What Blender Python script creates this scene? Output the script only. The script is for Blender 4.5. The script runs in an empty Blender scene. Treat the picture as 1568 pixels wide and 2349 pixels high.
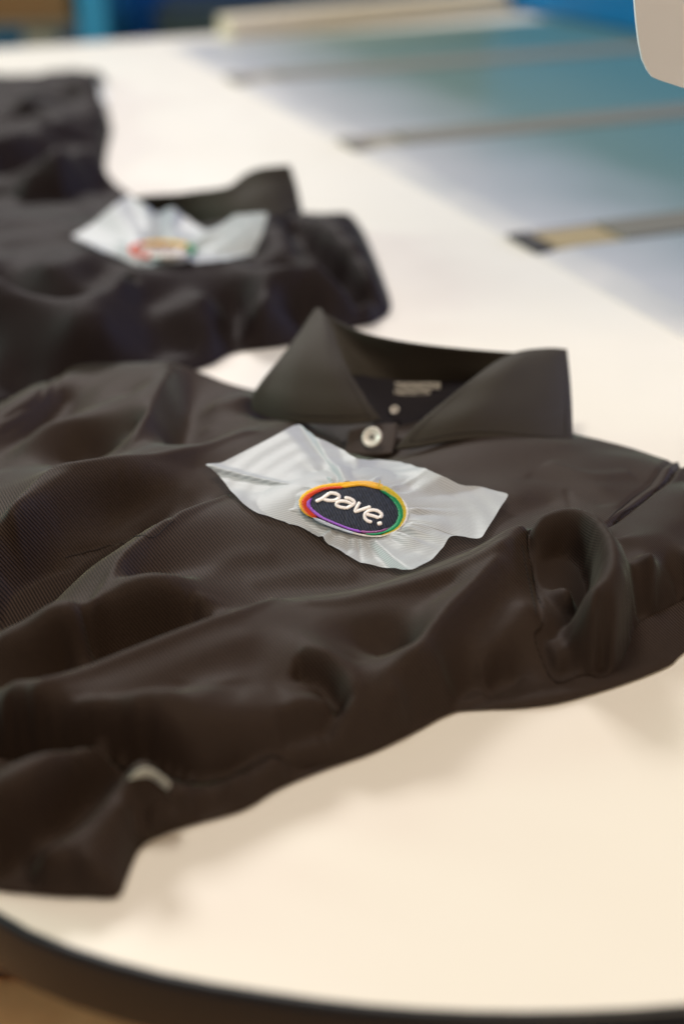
import bpy, math, random
import numpy as np
from mathutils import Vector
R = math.radians
random.seed(7); rng = np.random.default_rng(7)
scene = bpy.context.scene
C = scene.collection

# ------------------------------------------------------------------ camera
H = 0.385; PITCH = R(27.6); FPX = 3262.5          # FPX: focal length in pixels of a 1568 x 2349 picture
cam_d = bpy.data.cameras.new('camera'); cam = bpy.data.objects.new('camera', cam_d); C.objects.link(cam)
cam_d.sensor_fit = 'VERTICAL'; cam_d.sensor_height = 36; cam_d.sensor_width = 24.03; cam_d.lens = 50
cam_d.clip_start = 0.02; cam_d.clip_end = 60
cam_d.dof.use_dof = True; cam_d.dof.focus_distance = 0.742; cam_d.dof.aperture_fstop = 2.8
cam.location = (0, 0, H); cam.rotation_euler = (math.pi/2 - PITCH, 0, 0)
scene.camera = cam
CP, SP = math.cos(PITCH), math.sin(PITCH)
def ray(px, py):
    a = (px - 784) / FPX; b = (1174.5 - py) / FPX
    return np.array([a, CP + b*SP, -SP + b*CP])
def at(px, py, z=0.0):                            # the place at height z (metres) seen at a pixel
    d = ray(px, py); t = (z - H) / d[2]
    return np.array([d[0]*t, d[1]*t, z])

# ------------------------------------------------------------------ world and lamps
scene.view_settings.view_transform = 'Standard'; scene.view_settings.look = 'None'
scene.view_settings.exposure = 0.0; scene.view_settings.gamma = 1
w = bpy.data.worlds.new('World'); scene.world = w; w.use_nodes = True
bg = w.node_tree.nodes['Background']; bg.inputs[0].default_value = (0.84, 0.76, 1.0, 1); bg.inputs[1].default_value = 0.09
def lamp(name, loc, aim, size, power, col, sy=None):
    l = bpy.data.lights.new(name, 'AREA'); l.energy = power; l.color = col; l.size = size
    if sy: l.shape = 'RECTANGLE'; l.size_y = sy
    o = bpy.data.objects.new(name, l); C.objects.link(o); o.location = loc
    o.rotation_euler = (Vector(aim) - Vector(loc)).to_track_quat('-Z', 'Y').to_euler()
    return o
lamp('ceiling_light_back', (-0.9, 3.7, 2.1), (0.0, 0.8, 0), 1.2, 84, (1.0, 0.935, 0.90), 0.6)
lamp('ceiling_light_middle', (-0.35, 0.85, 2.0), (0.1, 0.6, 0), 0.6, 20, (1.0, 0.91, 0.80), 0.4)
lamp('ceiling_light_near', (0.7, -0.6, 1.3), (0.1, 0.6, 0), 0.7, 15, (1.0, 0.74, 0.48), 0.5)
lamp('window_right', (2.4, 2.0, 0.8), (0.0, 0.9, 0), 0.8, 32, (0.46, 0.54, 1.0))
lamp('window_left', (-2.2, 1.4, 0.7), (0.0, 0.9, 0), 0.6, 26, (0.76, 1.0, 0.86))

# ------------------------------------------------------------------ material helpers
def mat(name, col, rough=0.5, spec=0.5, **kw):
    m = bpy.data.materials.new(name); m.use_nodes = True
    b = m.node_tree.nodes['Principled BSDF']
    b.inputs['Base Color'].default_value = (*col, 1); b.inputs['Roughness'].default_value = rough
    b.inputs['Specular IOR Level'].default_value = spec
    for k, v in kw.items(): b.inputs[k].default_value = v
    return m
def N(m, t, **kw):
    n = m.node_tree.nodes.new(t)
    for k, v in kw.items():
        if k.startswith('i_'):
            n.inputs[k[2:].replace('_', ' ')].default_value = v
        else: setattr(n, k, v)
    return n
def L(m, a, b): m.node_tree.links.new(a, b)
def bsdf(m): return m.node_tree.nodes['Principled BSDF']
def mathn(m, op, a, b=None):
    n = N(m, 'ShaderNodeMath', operation=op)
    for i, v in enumerate((a, b)):
        if v is None: continue
        if isinstance(v, (int, float)): n.inputs[i].default_value = v
        else: L(m, v, n.inputs[i])
    return n.outputs[0]
def stripes(m, dx, dy, period, wobble=0.0, coord='Object', zz=0.0):
    tc = N(m, 'ShaderNodeTexCoord'); s = N(m, 'ShaderNodeSeparateXYZ'); L(m, tc.outputs[coord], s.inputs[0])
    l = math.hypot(dx, dy)
    v = mathn(m, 'ADD', mathn(m, 'MULTIPLY', s.outputs[0], dx/l*2*math.pi/period), mathn(m, 'MULTIPLY', s.outputs[1], dy/l*2*math.pi/period))
    if zz: v = mathn(m, 'ADD', v, mathn(m, 'MULTIPLY', s.outputs[2], zz*2*math.pi/period))
    if wobble:
        nz = N(m, 'ShaderNodeTexNoise'); nz.inputs['Scale'].default_value = 14; L(m, tc.outputs[coord], nz.inputs['Vector'])
        v = mathn(m, 'ADD', v, mathn(m, 'MULTIPLY', nz.outputs[0], wobble))
    return mathn(m, 'ADD', mathn(m, 'MULTIPLY', mathn(m, 'SINE', v), 0.5), 0.5)
def noise(m, scale, detail=3, coord='Object', stretch=None):
    tc = N(m, 'ShaderNodeTexCoord'); nz = N(m, 'ShaderNodeTexNoise')
    nz.inputs['Scale'].default_value = scale; nz.inputs['Detail'].default_value = detail
    if stretch:
        mp = N(m, 'ShaderNodeMapping'); mp.inputs['Scale'].default_value = stretch
        L(m, tc.outputs[coord], mp.inputs[0]); L(m, mp.outputs[0], nz.inputs['Vector'])
    else: L(m, tc.outputs[coord], nz.inputs['Vector'])
    return nz.outputs[0]
def ramp(m, fac, stops):
    r = N(m, 'ShaderNodeValToRGB'); e = r.color_ramp.elements
    while len(e) < len(stops): e.new(0.5)
    for k, (p, c) in enumerate(stops): e[k].position = p; e[k].color = (*c, 1)
    L(m, fac, r.inputs[0]); return r.outputs[0]
def bump(m, hgt, dist, strength=1.0):
    b = N(m, 'ShaderNodeBump'); b.inputs['Distance'].default_value = dist; b.inputs['Strength'].default_value = strength
    L(m, hgt, b.inputs['Height']); L(m, b.outputs[0], bsdf(m).inputs['Normal'])

def cloth_mat(name, c0, c1, period=0.0014, direction=(0.8, 0.6), coord='Object', spec=0.14, sheen=0.24):
    m = mat(name, c0, 0.62, spec)
    b = bsdf(m); b.inputs['Sheen Weight'].default_value = sheen; b.inputs['Sheen Roughness'].default_value = 0.22
    b.inputs['Sheen Tint'].default_value = (0.82, 1.0, 0.80, 1)
    s = stripes(m, *direction, period, 5.0, coord, 0.6); n = noise(m, 900, 2)
    f = mathn(m, 'ADD', mathn(m, 'MULTIPLY', s, 0.75), mathn(m, 'MULTIPLY', n, 0.3))
    L(m, ramp(m, f, [(0.1, c0), (0.9, c1)]), b.inputs['Base Color'])
    bump(m, f, 0.00030, 0.6)
    return m
M = {}
M['cloth'] = cloth_mat('black_twill', (0.008, 0.0055, 0.0042), (0.054, 0.0365, 0.0275), 0.0017, (0.89, 0.45))
M['cloth_sleeve'] = cloth_mat('black_twill_sleeve', (0.017, 0.0115, 0.0088), (0.038, 0.0255, 0.0195), 0.0012, (0.89, 0.45))
M['cloth_back'] = cloth_mat('black_twill_far', (0.011, 0.008, 0.0078), (0.023, 0.0165, 0.017), 0.002, spec=0.10, sheen=0.07)
M['collar'] = cloth_mat('collar_knit', (0.028, 0.0245, 0.019), (0.054, 0.047, 0.037), 0.0011, (1, 0.1))
M['navy_tape'] = mat('neck_tape', (0.013, 0.011, 0.014), 0.8, 0.2)
M['seam'] = mat('seam_thread', (0.02, 0.017, 0.017), 0.8, 0.2)
M['button'] = mat('button_plastic', (0.78, 0.76, 0.70), 0.25, 0.5)
M['hole'] = mat('button_hole', (0.03, 0.035, 0.03), 0.8)
M['label'] = mat('label_ribbon', (0.62, 0.64, 0.56), 0.6)
M['print'] = mat('label_print', (0.85, 0.86, 0.80), 0.6)

def backing_mat():
    m = mat('backing_mesh', (0.82, 0.85, 0.87), 0.40, 0.5)
    s = stripes(m, 0.30, 1.0, 0.0013, 2.0)
    f = mathn(m, 'ADD', mathn(m, 'MULTIPLY', s, 0.7), mathn(m, 'MULTIPLY', noise(m, 1500, 2), 0.4))
    L(m, ramp(m, f, [(0.0, (0.68, 0.76, 0.82)), (1.0, (0.85, 0.92, 0.97))]), bsdf(m).inputs['Base Color'])
    bump(m, s, 0.00010, 0.4)
    nt = m.node_tree; out = nt.nodes['Material Output']
    tl = N(m, 'ShaderNodeBsdfTranslucent'); tl.inputs[0].default_value = (0.86, 0.90, 0.92, 1)
    tr = N(m, 'ShaderNodeBsdfTransparent')
    m1 = N(m, 'ShaderNodeMixShader'); m1.inputs[0].default_value = 0.30
    L(m, bsdf(m).outputs[0], m1.inputs[1]); L(m, tl.outputs[0], m1.inputs[2])
    m2 = N(m, 'ShaderNodeMixShader'); L(m, mathn(m, 'SUBTRACT', 0.40, mathn(m, 'MULTIPLY', f, 0.25)), m2.inputs[0])
    L(m, m1.outputs[0], m2.inputs[1]); L(m, tr.outputs[0], m2.inputs[2]); L(m, m2.outputs[0], out.inputs[0])
    return m
M['backing'] = backing_mat()
def thread_mat(name, col):
    m = mat(name, col, 0.38, 0.5); n = noise(m, 2600, 1)
    c = tuple(x*0.72 for x in col)
    L(m, ramp(m, n, [(0.35, c), (0.6, col)]), bsdf(m).inputs['Base Color']); return m
for k, c in dict(orange=(1.0, 0.60, 0.0), red=(0.84, 0.075, 0.01), purple=(0.42, 0.13, 0.75), magenta=(0.50, 0.16, 0.48),
                 green=(0.0, 0.38, 0.15), yellow=(0.80, 0.66, 0.05), white=(0.94, 0.95, 0.93), skyblue=(0.72, 0.84, 0.98),
                 cream=(0.98, 0.96, 0.93)).items(): M[k] = thread_mat('thread_' + k, c)
def navy_mat():
    m = mat('thread_navy', (0.01, 0.014, 0.03), 0.5, 0.22)
    s = stripes(m, 1.0, 0.38, 0.0015, 9.0); n = noise(m, 900, 2, 'Object', (1, 0.25, 1))
    f = mathn(m, 'ADD', mathn(m, 'MULTIPLY', s, 0.28), mathn(m, 'MULTIPLY', n, 0.75))
    L(m, ramp(m, f, [(0.3, (0.002, 0.003, 0.008)), (0.8, (0.026, 0.038, 0.070))]), bsdf(m).inputs['Base Color'])
    bump(m, f, 0.0004, 1.0); return m
M['navy'] = navy_mat()

# ------------------------------------------------------------------ object helpers
def tag(o, label, cat, group=None):
    o['label'] = label; o['category'] = cat
    if group: o['group'] = group
    return o
def mesh(name, v, f, m, parent=None, smooth=True, thick=0, mods=()):
    me = bpy.data.meshes.new(name)
    if isinstance(v, np.ndarray): v = v.tolist()
    me.from_pydata([tuple(p) for p in v], [], [tuple(q) for q in f]); me.update()
    for mm in (m if isinstance(m, (list, tuple)) else [m]): me.materials.append(mm)
    if smooth: me.polygons.foreach_set('use_smooth', [True]*len(me.polygons))
    o = bpy.data.objects.new(name, me); C.objects.link(o)
    if parent: o.parent = parent
    if thick:
        s = o.modifiers.new('thickness', 'SOLIDIFY'); s.thickness = thick; s.offset = -1
    return o
def empty(name, loc=(0, 0, 0)):
    o = bpy.data.objects.new(name, None); C.objects.link(o); o.location = loc; o.empty_display_size = 0.02; return o
def put(o, parent):                               # parent while keeping the mesh where it stands
    o.parent = parent; o.matrix_parent_inverse = parent.matrix_basis.inverted(); return o
def catmull(P, step=None, n=None, closed=False):
    P = np.asarray(P, float)
    if closed: Q = np.vstack([P[-1], P, P[0], P[1]])
    else: Q = np.vstack([2*P[0]-P[1], P, 2*P[-1]-P[-2]])
    out = []
    segs = len(Q) - 3
    for i in range(segs):
        a, b, c, d = Q[i:i+4]
        k = n or max(2, int(np.linalg.norm(c-b)/step) + 1)
        t = np.linspace(0, 1, k, endpoint=False)[:, None]
        out.append(0.5*((2*b) + (c-a)*t + (2*a-5*b+4*c-d)*t*t + (3*b-a-3*c+d)*t**3))
    if not closed: out.append(Q[-2][None])
    return np.vstack(out)
def resample(P, n, closed=False):
    P = np.asarray(P, float)
    if closed: P = np.vstack([P, P[:1]])
    s = np.r_[0, np.cumsum(np.linalg.norm(np.diff(P, axis=0), axis=1))]
    t = np.linspace(0, s[-1], n, endpoint=not closed)
    return np.stack([np.interp(t, s, P[:, k]) for k in range(P.shape[1])], 1)
def W(pts):                                       # [(px, py, z in mm)] -> world points
    return np.array([at(p[0], p[1], p[2]/1000) for p in pts])
def grid_faces(nu, nv, closed=False):
    f = []
    for i in range(nu-1):
        for j in range(nv if closed else nv-1):
            k = (j+1) % nv
            f.append((i*nv+j, i*nv+k, (i+1)*nv+k, (i+1)*nv+j))
    return f
def coons(top, bottom, left, right, nu=40, nv=40, bulge=0.0, bdir=(0, -0.5, 0.85)):
    c = [resample(catmull(x, step=0.003), n) for x, n in ((top, nu), (bottom, nu), (left, nv), (right, nv))]
    T, B, Lf, Rt = c
    u = np.linspace(0, 1, nu)[None, :, None]; v = np.linspace(0, 1, nv)[:, None, None]
    P = (1-v)*T[None] + v*B[None] + (1-u)*Lf[:, None] + u*Rt[:, None] \
        - ((1-u)*(1-v)*T[0] + u*(1-v)*T[-1] + (1-u)*v*B[0] + u*v*B[-1])
    P = P + bulge*16*(u*(1-u)*v*(1-v))*np.array(bdir)
    if min(nu, nv) > 18:                           # soft unevenness of worn cloth
        k = float(T[0, 0])*300
        P = P + (0.0007*np.sin(u*7.3+v*4.1+k)*np.sin(v*6.1-u*2.7+2*k)*np.clip(16*u*(1-u)*v*(1-v)*2+0.35, 0, 1))*np.array(bdir)
    return P                                       # nv x nu x 3
def box(name, c, s, m, parent=None, rz=0, bev=0.003):
    x, y, z = (k/2 for k in s)
    v = [(-x,-y,-z),(x,-y,-z),(x,y,-z),(-x,y,-z),(-x,-y,z),(x,-y,z),(x,y,z),(-x,y,z)]
    f = [(0,3,2,1),(4,5,6,7),(0,1,5,4),(1,2,6,5),(2,3,7,6),(3,0,4,7)]
    o = mesh(name, v, f, m, None, False); o.location = c; o.rotation_euler = (0, 0, rz)
    if bev:
        b = o.modifiers.new('bevel', 'BEVEL'); b.width = bev; b.segments = 3
    if parent: put(o, parent)
    return o

# ------------------------------------------------------------------ draped cloth: a surface through crest and valley lines
class Drape:
    def __init__(self, outline, lines, step=0.0016, edge_r=0.005, c=0.0022, lam=0.0006, grooves=(), wr=0.0004, seed=3, extra=None, sp=0.008, crisp=0.70, csig=0.015, calm=None, base=()):
        out3 = catmull(W(outline), step=0.004, closed=True)
        self.out = out3
        pts = [out3[::2]]
        for ln in lines:
            off = None
            if isinstance(ln, tuple): off, ln = ln     # ((dx, dy, z) in mm, line): the line moved on the table, at height z
            p = W(ln)
            if off is not None:
                p = p + np.array([off[0], off[1], 0])/1000; p[:, 2] = off[2]/1000
            pts.append(catmull(p, step=sp) if len(p) > 1 else p)
        if extra is not None: pts.append(extra)
        P = np.vstack(pts)
        keep = []; cell = {}
        for i, p in enumerate(P):                  # thin out near-duplicates
            k = (round(p[0]/0.003), round(p[1]/0.003))
            if k in cell: continue
            cell[k] = 1; keep.append(i)
        P = P[keep]; n = len(P)
        d = np.sqrt(((P[:, None, :2]-P[None, :, :2])**2).sum(-1) + c*c)
        A = np.zeros((n+3, n+3)); A[:n, :n] = -d + lam*np.eye(n)
        A[:n, n] = 1; A[:n, n+1:n+3] = P[:, :2]; A[n:, :n] = A[:n, n:].T
        sol = np.linalg.solve(A, np.r_[P[:, 2], 0, 0, 0])
        x0, y0 = out3[:, 0].min()-0.004, out3[:, 1].min()-0.004
        x1, y1 = out3[:, 0].max()+0.004, out3[:, 1].max()+0.004
        nx, ny = int((x1-x0)/step)+2, int((y1-y0)/step)+2
        self.x0, self.y0, self.step, self.nx, self.ny = x0, y0, step, nx, ny
        X, Y = np.meshgrid(x0+step*np.arange(nx), y0+step*np.arange(ny))
        Z = np.empty(X.size); xf, yf = X.ravel(), Y.ravel()
        for s in range(0, X.size, 20000):
            q = slice(s, s+20000)
            dd = np.sqrt((xf[q, None]-P[None, :, 0])**2 + (yf[q, None]-P[None, :, 1])**2 + c*c)
            Z[q] = -dd @ sol[:n] + sol[n] + sol[n+1]*xf[q] + sol[n+2]*yf[q]
        Z = Z.reshape(ny, nx)
        # broad soft wrinkles
        r2 = np.random.default_rng(seed)
        for k in range(14):
            a = (2.25 + r2.normal(0, 0.22)) if k % 4 else r2.uniform(0, math.pi); f = r2.uniform(60, 170); ph = r2.uniform(0, 6.28)
            m1 = np.sin(r2.uniform(8, 25)*X + r2.uniform(8, 25)*Y + r2.uniform(0, 6.28))
            Z += wr*(1 if calm is None else np.clip((np.hypot(X-calm[0], Y-calm[1])-0.03)/0.05, 0.25, 1))*(90/f)*np.sin((X*math.cos(a)+Y*math.sin(a))*f + ph + 2.0*m1)*np.clip(m1, 0, 1)
        k = int(csig/step*2.5); ker = np.exp(-0.5*(np.arange(-k, k+1)*step/csig)**2); ker /= ker.sum()
        Bz = np.pad(Z, k, mode='edge')
        Bz = np.apply_along_axis(lambda r: np.convolve(r, ker, 'valid'), 1, Bz); Bz = np.apply_along_axis(lambda r: np.convolve(r, ker, 'valid'), 0, Bz)
        amp = crisp
        if calm is not None: amp = crisp*np.clip((np.hypot(X-calm[0], (Y-calm[1])*1.0)-0.035)/0.04, 0, 1)
        dZ = Z-Bz; Z = Z + amp*np.clip(dZ, -0.012, 0.010)
        self.dist_in(X, Y)
        D = self.D
        q = np.clip(D/edge_r, 0, 1)
        self.Zfull = Z
        er = np.sqrt(1-(1-q)**2)
        Bs = np.full(Z.shape, 0.0008)
        for lower in base: Bs = np.maximum(Bs, lower.many(X, Y) + 0.0004)
        self.Bs = Bs
        Z = np.maximum(Bs + (Z-Bs)*er, Bs + 0.0004)
        self.X, self.Y, self.Z = X, Y, Z
        for g in grooves:
            self.groove(*g)
    def dist_in(self, X, Y):
        o = self.out[:, :2]; a = o; b = np.roll(o, -1, 0)
        xf, yf = X.ravel(), Y.ravel(); D = np.full(X.size, 1e9); ins = np.zeros(X.size, bool)
        NX = np.zeros(X.size); NY = np.zeros(X.size)
        for (ax, ay), (bx, by) in zip(a, b):
            ex, ey = bx-ax, by-ay; ll = ex*ex+ey*ey+1e-15
            t = np.clip(((xf-ax)*ex+(yf-ay)*ey)/ll, 0, 1)
            qx, qy = ax+t*ex, ay+t*ey; d = (xf-qx)**2+(yf-qy)**2
            k = d < D; D[k] = d[k]; NX[k] = qx[k]; NY[k] = qy[k]
            c = ((ay > yf) != (by > yf))
            if ey != 0: ins ^= c & (xf < ex*(yf-ay)/ey+ax)
        self.D = np.where(ins, np.sqrt(D), 0).reshape(X.shape); self.ins = ins.reshape(X.shape)
        self.nearx = NX.reshape(X.shape); self.neary = NY.reshape(X.shape)
    def groove(self, pl, width, depth, side=0.0):
        """a stitched line or crease pressed along a polyline of pixels; side > 0 raises a lip behind it"""
        P = resample(catmull(np.array([self.hit(*p) for p in pl]), step=0.002), 160)
        sel = (self.X > P[:, 0].min()-0.02) & (self.X < P[:, 0].max()+0.02) & (self.Y > P[:, 1].min()-0.02) & (self.Y < P[:, 1].max()+0.02)
        xs, ys = self.X[sel], self.Y[sel]
        d2 = (xs[:, None]-P[None, :, 0])**2 + (ys[:, None]-P[None, :, 1])**2
        k = d2.argmin(1); d = np.sqrt(d2[np.arange(len(k)), k])
        end = np.minimum(k, 159-k)/12.0; fade = np.clip(end, 0, 1)
        s = np.sign((ys-P[k, 1]) )
        dz = -depth*np.exp(-(d/width)**2)*fade
        if side: dz += side*np.exp(-((d-1.6*width)/(1.3*width))**2)*fade*(s > 0)
        self.Z[sel] = np.maximum(self.Z[sel] + dz, self.Bs[sel] + 0.0004)
    def h(self, x, y):
        u = np.clip((x-self.x0)/self.step, 0, self.nx-1.001); v = np.clip((y-self.y0)/self.step, 0, self.ny-1.001)
        i, j = int(u), int(v); a, b = u-i, v-j; Z = self.Z
        return (Z[j, i]*(1-a)+Z[j, i+1]*a)*(1-b) + (Z[j+1, i]*(1-a)+Z[j+1, i+1]*a)*b
    def many(self, X, Y):
        u = (X-self.x0)/self.step; v = (Y-self.y0)/self.step
        ok = (u > 0) & (v > 0) & (u < self.nx-1.01) & (v < self.ny-1.01)
        u = np.where(ok, u, 0); v = np.where(ok, v, 0); i = u.astype(int); j = v.astype(int); a = u-i; b = v-j; Z = np.where(self.ins, self.Z, 0.0)
        r = (Z[j, i]*(1-a)+Z[j, i+1]*a)*(1-b) + (Z[j+1, i]*(1-a)+Z[j+1, i+1]*a)*b
        return np.where(ok, r, 0.0)
    def hit(self, px, py, lift=0.0):
        d = ray(px, py); zs = np.linspace(0.09, 0.0, 181); prev = None
        for z in zs:
            t = (z-H)/d[2]; x, y = d[0]*t, d[1]*t; g = z-lift-self.h(x, y)
            if g <= 0:
                if prev is None: return np.array([x, y, z])
                z0, g0 = prev; zz = z + (z0-z)*(-g)/(g0-g+1e-12); t = (zz-H)/d[2]
                return np.array([d[0]*t, d[1]*t, zz])
            prev = (z, g)
        return at(px, py, 0.0)
    def build(self, name, m, parent, thick=0.0012):
        ny, nx = self.ny, self.nx; ins = self.ins
        cells = ins[:-1, :-1] | ins[1:, :-1] | ins[:-1, 1:] | ins[1:, 1:]
        used = np.zeros_like(ins)
        used[:-1, :-1] |= cells; used[1:, :-1] |= cells; used[:-1, 1:] |= cells; used[1:, 1:] |= cells
        idx = -np.ones(ins.shape, int); idx[used] = np.arange(used.sum())
        X = np.where(ins, self.X, self.nearx); Y = np.where(ins, self.Y, self.neary); Z = np.where(ins, self.Z, self.Bs + 0.0003)
        V = np.stack([X[used], Y[used], Z[used]], 1)
        F = np.stack([idx[:-1, :-1][cells], idx[:-1, 1:][cells], idx[1:, 1:][cells], idx[1:, :-1][cells]], 1)
        me = bpy.data.meshes.new(name)
        me.vertices.add(len(V)); me.vertices.foreach_set('co', V.ravel())
        me.loops.add(F.size); me.loops.foreach_set('vertex_index', F.ravel())
        me.polygons.add(len(F)); me.polygons.foreach_set('loop_start', np.arange(0, F.size, 4))
        me.polygons.foreach_set('use_smooth', np.ones(len(F), bool))
        me.materials.append(m); me.update(); me.validate()
        gx = np.clip(np.diff(Z, axis=1, prepend=Z[:, :1])/self.step, -1.2, 1.2); gy = np.clip(np.diff(Z, axis=0, prepend=Z[:1])/self.step, -1.2, 1.2)
        U = np.cumsum(np.sqrt(1+gx**2), axis=1)*self.step; Vv = np.cumsum(np.sqrt(1+gy**2), axis=0)*self.step
        uv = np.stack([U[used], Vv[used]], 1)
        lay = me.uv_layers.new(name='cloth'); li = np.empty(len(me.loops), int); me.loops.foreach_get('vertex_index', li)
        lay.data.foreach_set('uv', uv[li].astype(np.float32).ravel())
        o = bpy.data.objects.new(name, me); C.objects.link(o); o.parent = parent
        return o

def surf(name, P, m, parent, thick=0.0012):
    nv, nu = P.shape[:2]
    o = mesh(name, P.reshape(-1, 3), grid_faces(nv, nu), m, parent, True)
    if thick:
        s = o.modifiers.new('thickness', 'SOLIDIFY'); s.thickness = thick; s.offset = 0
        b = o.modifiers.new('soft_edge', 'BEVEL'); b.width = thick*0.4; b.segments = 2; b.limit_method = 'ANGLE'; b.angle_limit = R(50)
    return o
def cord(name, P, rad, m, parent, n=6, flat=1.0):
    P = np.asarray(P, float); T = np.gradient(P, axis=0); T /= np.linalg.norm(T, axis=1)[:, None]+1e-12
    up = np.array([0, 0, 1.0]); S = np.cross(T, up); S /= np.linalg.norm(S, axis=1)[:, None]+1e-12; U = np.cross(S, T)
    rad = np.broadcast_to(rad, (len(P),))
    a = np.linspace(0, 2*math.pi, n, endpoint=False)
    V = P[:, None] + rad[:, None, None]*(np.cos(a)[None, :, None]*S[:, None] + flat*np.sin(a)[None, :, None]*U[:, None])
    f = grid_faces(len(P), n, True) + [tuple(range(n)), tuple(range(len(P)*n-1, len(P)*n-n-1, -1))]
    return mesh(name, V.reshape(-1, 3), f, m, parent)

# ------------------------------------------------------------------ the table
def table():
    t = empty('work_table', (0.3, 1.2, -0.74))
    tag(t, 'long white laminate table with rounded end and thick black edge band under the black shirts', 'table')
    m = mat('white_laminate', (0.80, 0.775, 0.74), 0.40, 0.32)
    n = noise(m, 5, 4)
    L(m, ramp(m, n, [(0.3, (0.79, 0.765, 0.685)), (0.7, (0.81, 0.79, 0.72))]), bsdf(m).inputs['Base Color'])
    L(m, mathn(m, 'ADD', mathn(m, 'MULTIPLY', noise(m, 30, 5), 0.14), 0.34), bsdf(m).inputs['Roughness'])
    eb = mat('black_edge_band', (0.013, 0.017, 0.022), 0.42, 0.5)
    bump(eb, noise(eb, 500, 3), 0.0003, 0.5)
    fr = [at(*p)[:2] for p in ((-260, 1900), (-120, 2010), (0, 2091), (100, 2145), (230, 2191), (400, 2236), (600, 2270), (800, 2298), (1000, 2314), (1200, 2319), (1400, 2314), (1568, 2302), (1800, 2270))]
    u = np.array([0.915, 0.403]); v = np.array([-0.403, 0.915])
    far = at(300, 92)[:2]
    farL = far - u*0.42; farR = far + u*1.9
    L0 = fr[0]; lf = [L0 + (farL-L0)*k for k in (0.12, 0.35, 0.6, 0.85)]
    lf = [p + np.array([-0.16*math.sin(math.pi*k), 0]) for p, k in zip(lf, (0.12, 0.35, 0.6, 0.85))]
    Rt = [fr[-1] + np.array(d) for d in ((0.25, 0.10), (0.55, 0.32), (0.85, 0.75), (1.1, 1.5))]
    ring = fr + Rt + [farR, farR - u*0.6, farR-u*1.2, far, farL + u*0.12, farL - v*0.05 - u*0.02] + lf[::-1]
    ring = resample(catmull(np.array(ring), step=0.01, closed=True), 420, True)
    def offs(P, d):
        T = np.roll(P, -1, 0)-np.roll(P, 1, 0); T /= np.linalg.norm(T, axis=1)[:, None]
        return P + d*np.stack([T[:, 1], -T[:, 0]], 1)
    # orientation: counter-clockwise => outward is (Ty,-Tx)
    area = 0.5*np.sum(ring[:, 0]*np.roll(ring[:, 1], -1)-np.roll(ring[:, 0], -1)*ring[:, 1])
    if area < 0: ring = ring[::-1]
    n_ = len(ring)
    z3 = lambda P, z: np.c_[P, np.full(len(P), z)]
    top = z3(ring, 0.0); bot = z3(ring, -0.021)
    V = np.vstack([top, bot]); f = [tuple(range(n_)), tuple(range(2*n_-1, n_-1, -1))] + [(k, n_+k, n_+(k+1) % n_, (k+1) % n_) for k in range(n_)]
    mesh('tabletop', V - np.array([0.3, 1.2, -0.74]), f, m, t, False)
    prof = [(0.0004, 0.0002), (0.0014, 0.0006), (0.0026, 0.0004), (0.0036, -0.0008), (0.0042, -0.003), (0.0042, -0.0245), (0.0036, -0.0268), (0.002, -0.0276), (0.0004, -0.0276)]
    rings = [z3(offs(ring, a), b) for a, b in prof]
    V = np.vstack(rings); f = []
    for i in range(len(prof)):
        j = (i+1) % len(prof)
        f += [(i*n_+k, j*n_+k, j*n_+(k+1) % n_, i*n_+(k+1) % n_) for k in range(n_)]
    mesh('edge_band', V - np.array([0.3, 1.2, -0.74]), f, eb, t, True)
    lm = mat('leg_steel', (0.05, 0.05, 0.055), 0.4, 0.5)
    for x, y in ((-0.25, 0.75), (-0.45, 1.9), (0.9, 1.0), (1.0, 2.3)):
        P = np.array([[x, y, z] for z in np.linspace(-0.74, -0.024, 5)]) - np.array([0.3, 1.2, -0.74])
        cord('leg', P, 0.02, lm, t, 12)
    return t, u, v
TABLE, TU, TV = table()

# ------------------------------------------------------------------ floor and things behind
fl = mat('floor_concrete', (0.34, 0.30, 0.25), 0.5); L(fl, ramp(fl, noise(fl, 3, 5), [(0.3, (0.27, 0.24, 0.20)), (0.7, (0.40, 0.35, 0.29))]), bsdf(fl).inputs['Base Color'])
o = mesh('floor', [(-8, -4, -0.74), (8, -4, -0.74), (8, 10, -0.74), (-8, 10, -0.74)], [(0, 1, 2, 3)], fl, None, False); o['kind'] = 'structure'

# ------------------------------------------------------------------ front shirt
A_OUT = [(-90, 960, 8), (0, 922, 8), (70, 880, 9), (130, 860, 11), (170, 838, 14), (300, 828, 16), (400, 833, 16), (470, 850, 12), (575, 885, 9),
         (700, 905, 9), (900, 925, 10), (1100, 930, 12), (1290, 970, 12), (1340, 996, 13), (1430, 1018, 14), (1500, 1038, 14), (1568, 1060, 14), (1680, 1120, 12),
         (1760, 1250, 8), (1700, 1380, 5), (1568, 1490, 3), (1530, 1522, 3), (1420, 1565, 3), (1290, 1603, 3), (1200, 1616, 3), (1110, 1620, 3), (1030, 1628, 3),
         (960, 1662, 3), (900, 1688, 4), (830, 1715, 6), (760, 1730, 7), (690, 1742, 8), (630, 1752, 9), (560, 1768, 9), (490, 1790, 9), (430, 1790, 9), (330, 1768, 9), (220, 1757, 9), (120, 1747, 9), (0, 1725, 9), (-100, 1735, 9), (-280, 1760, 8), (-330, 1400, 8), (-230, 1080, 8)]
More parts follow.
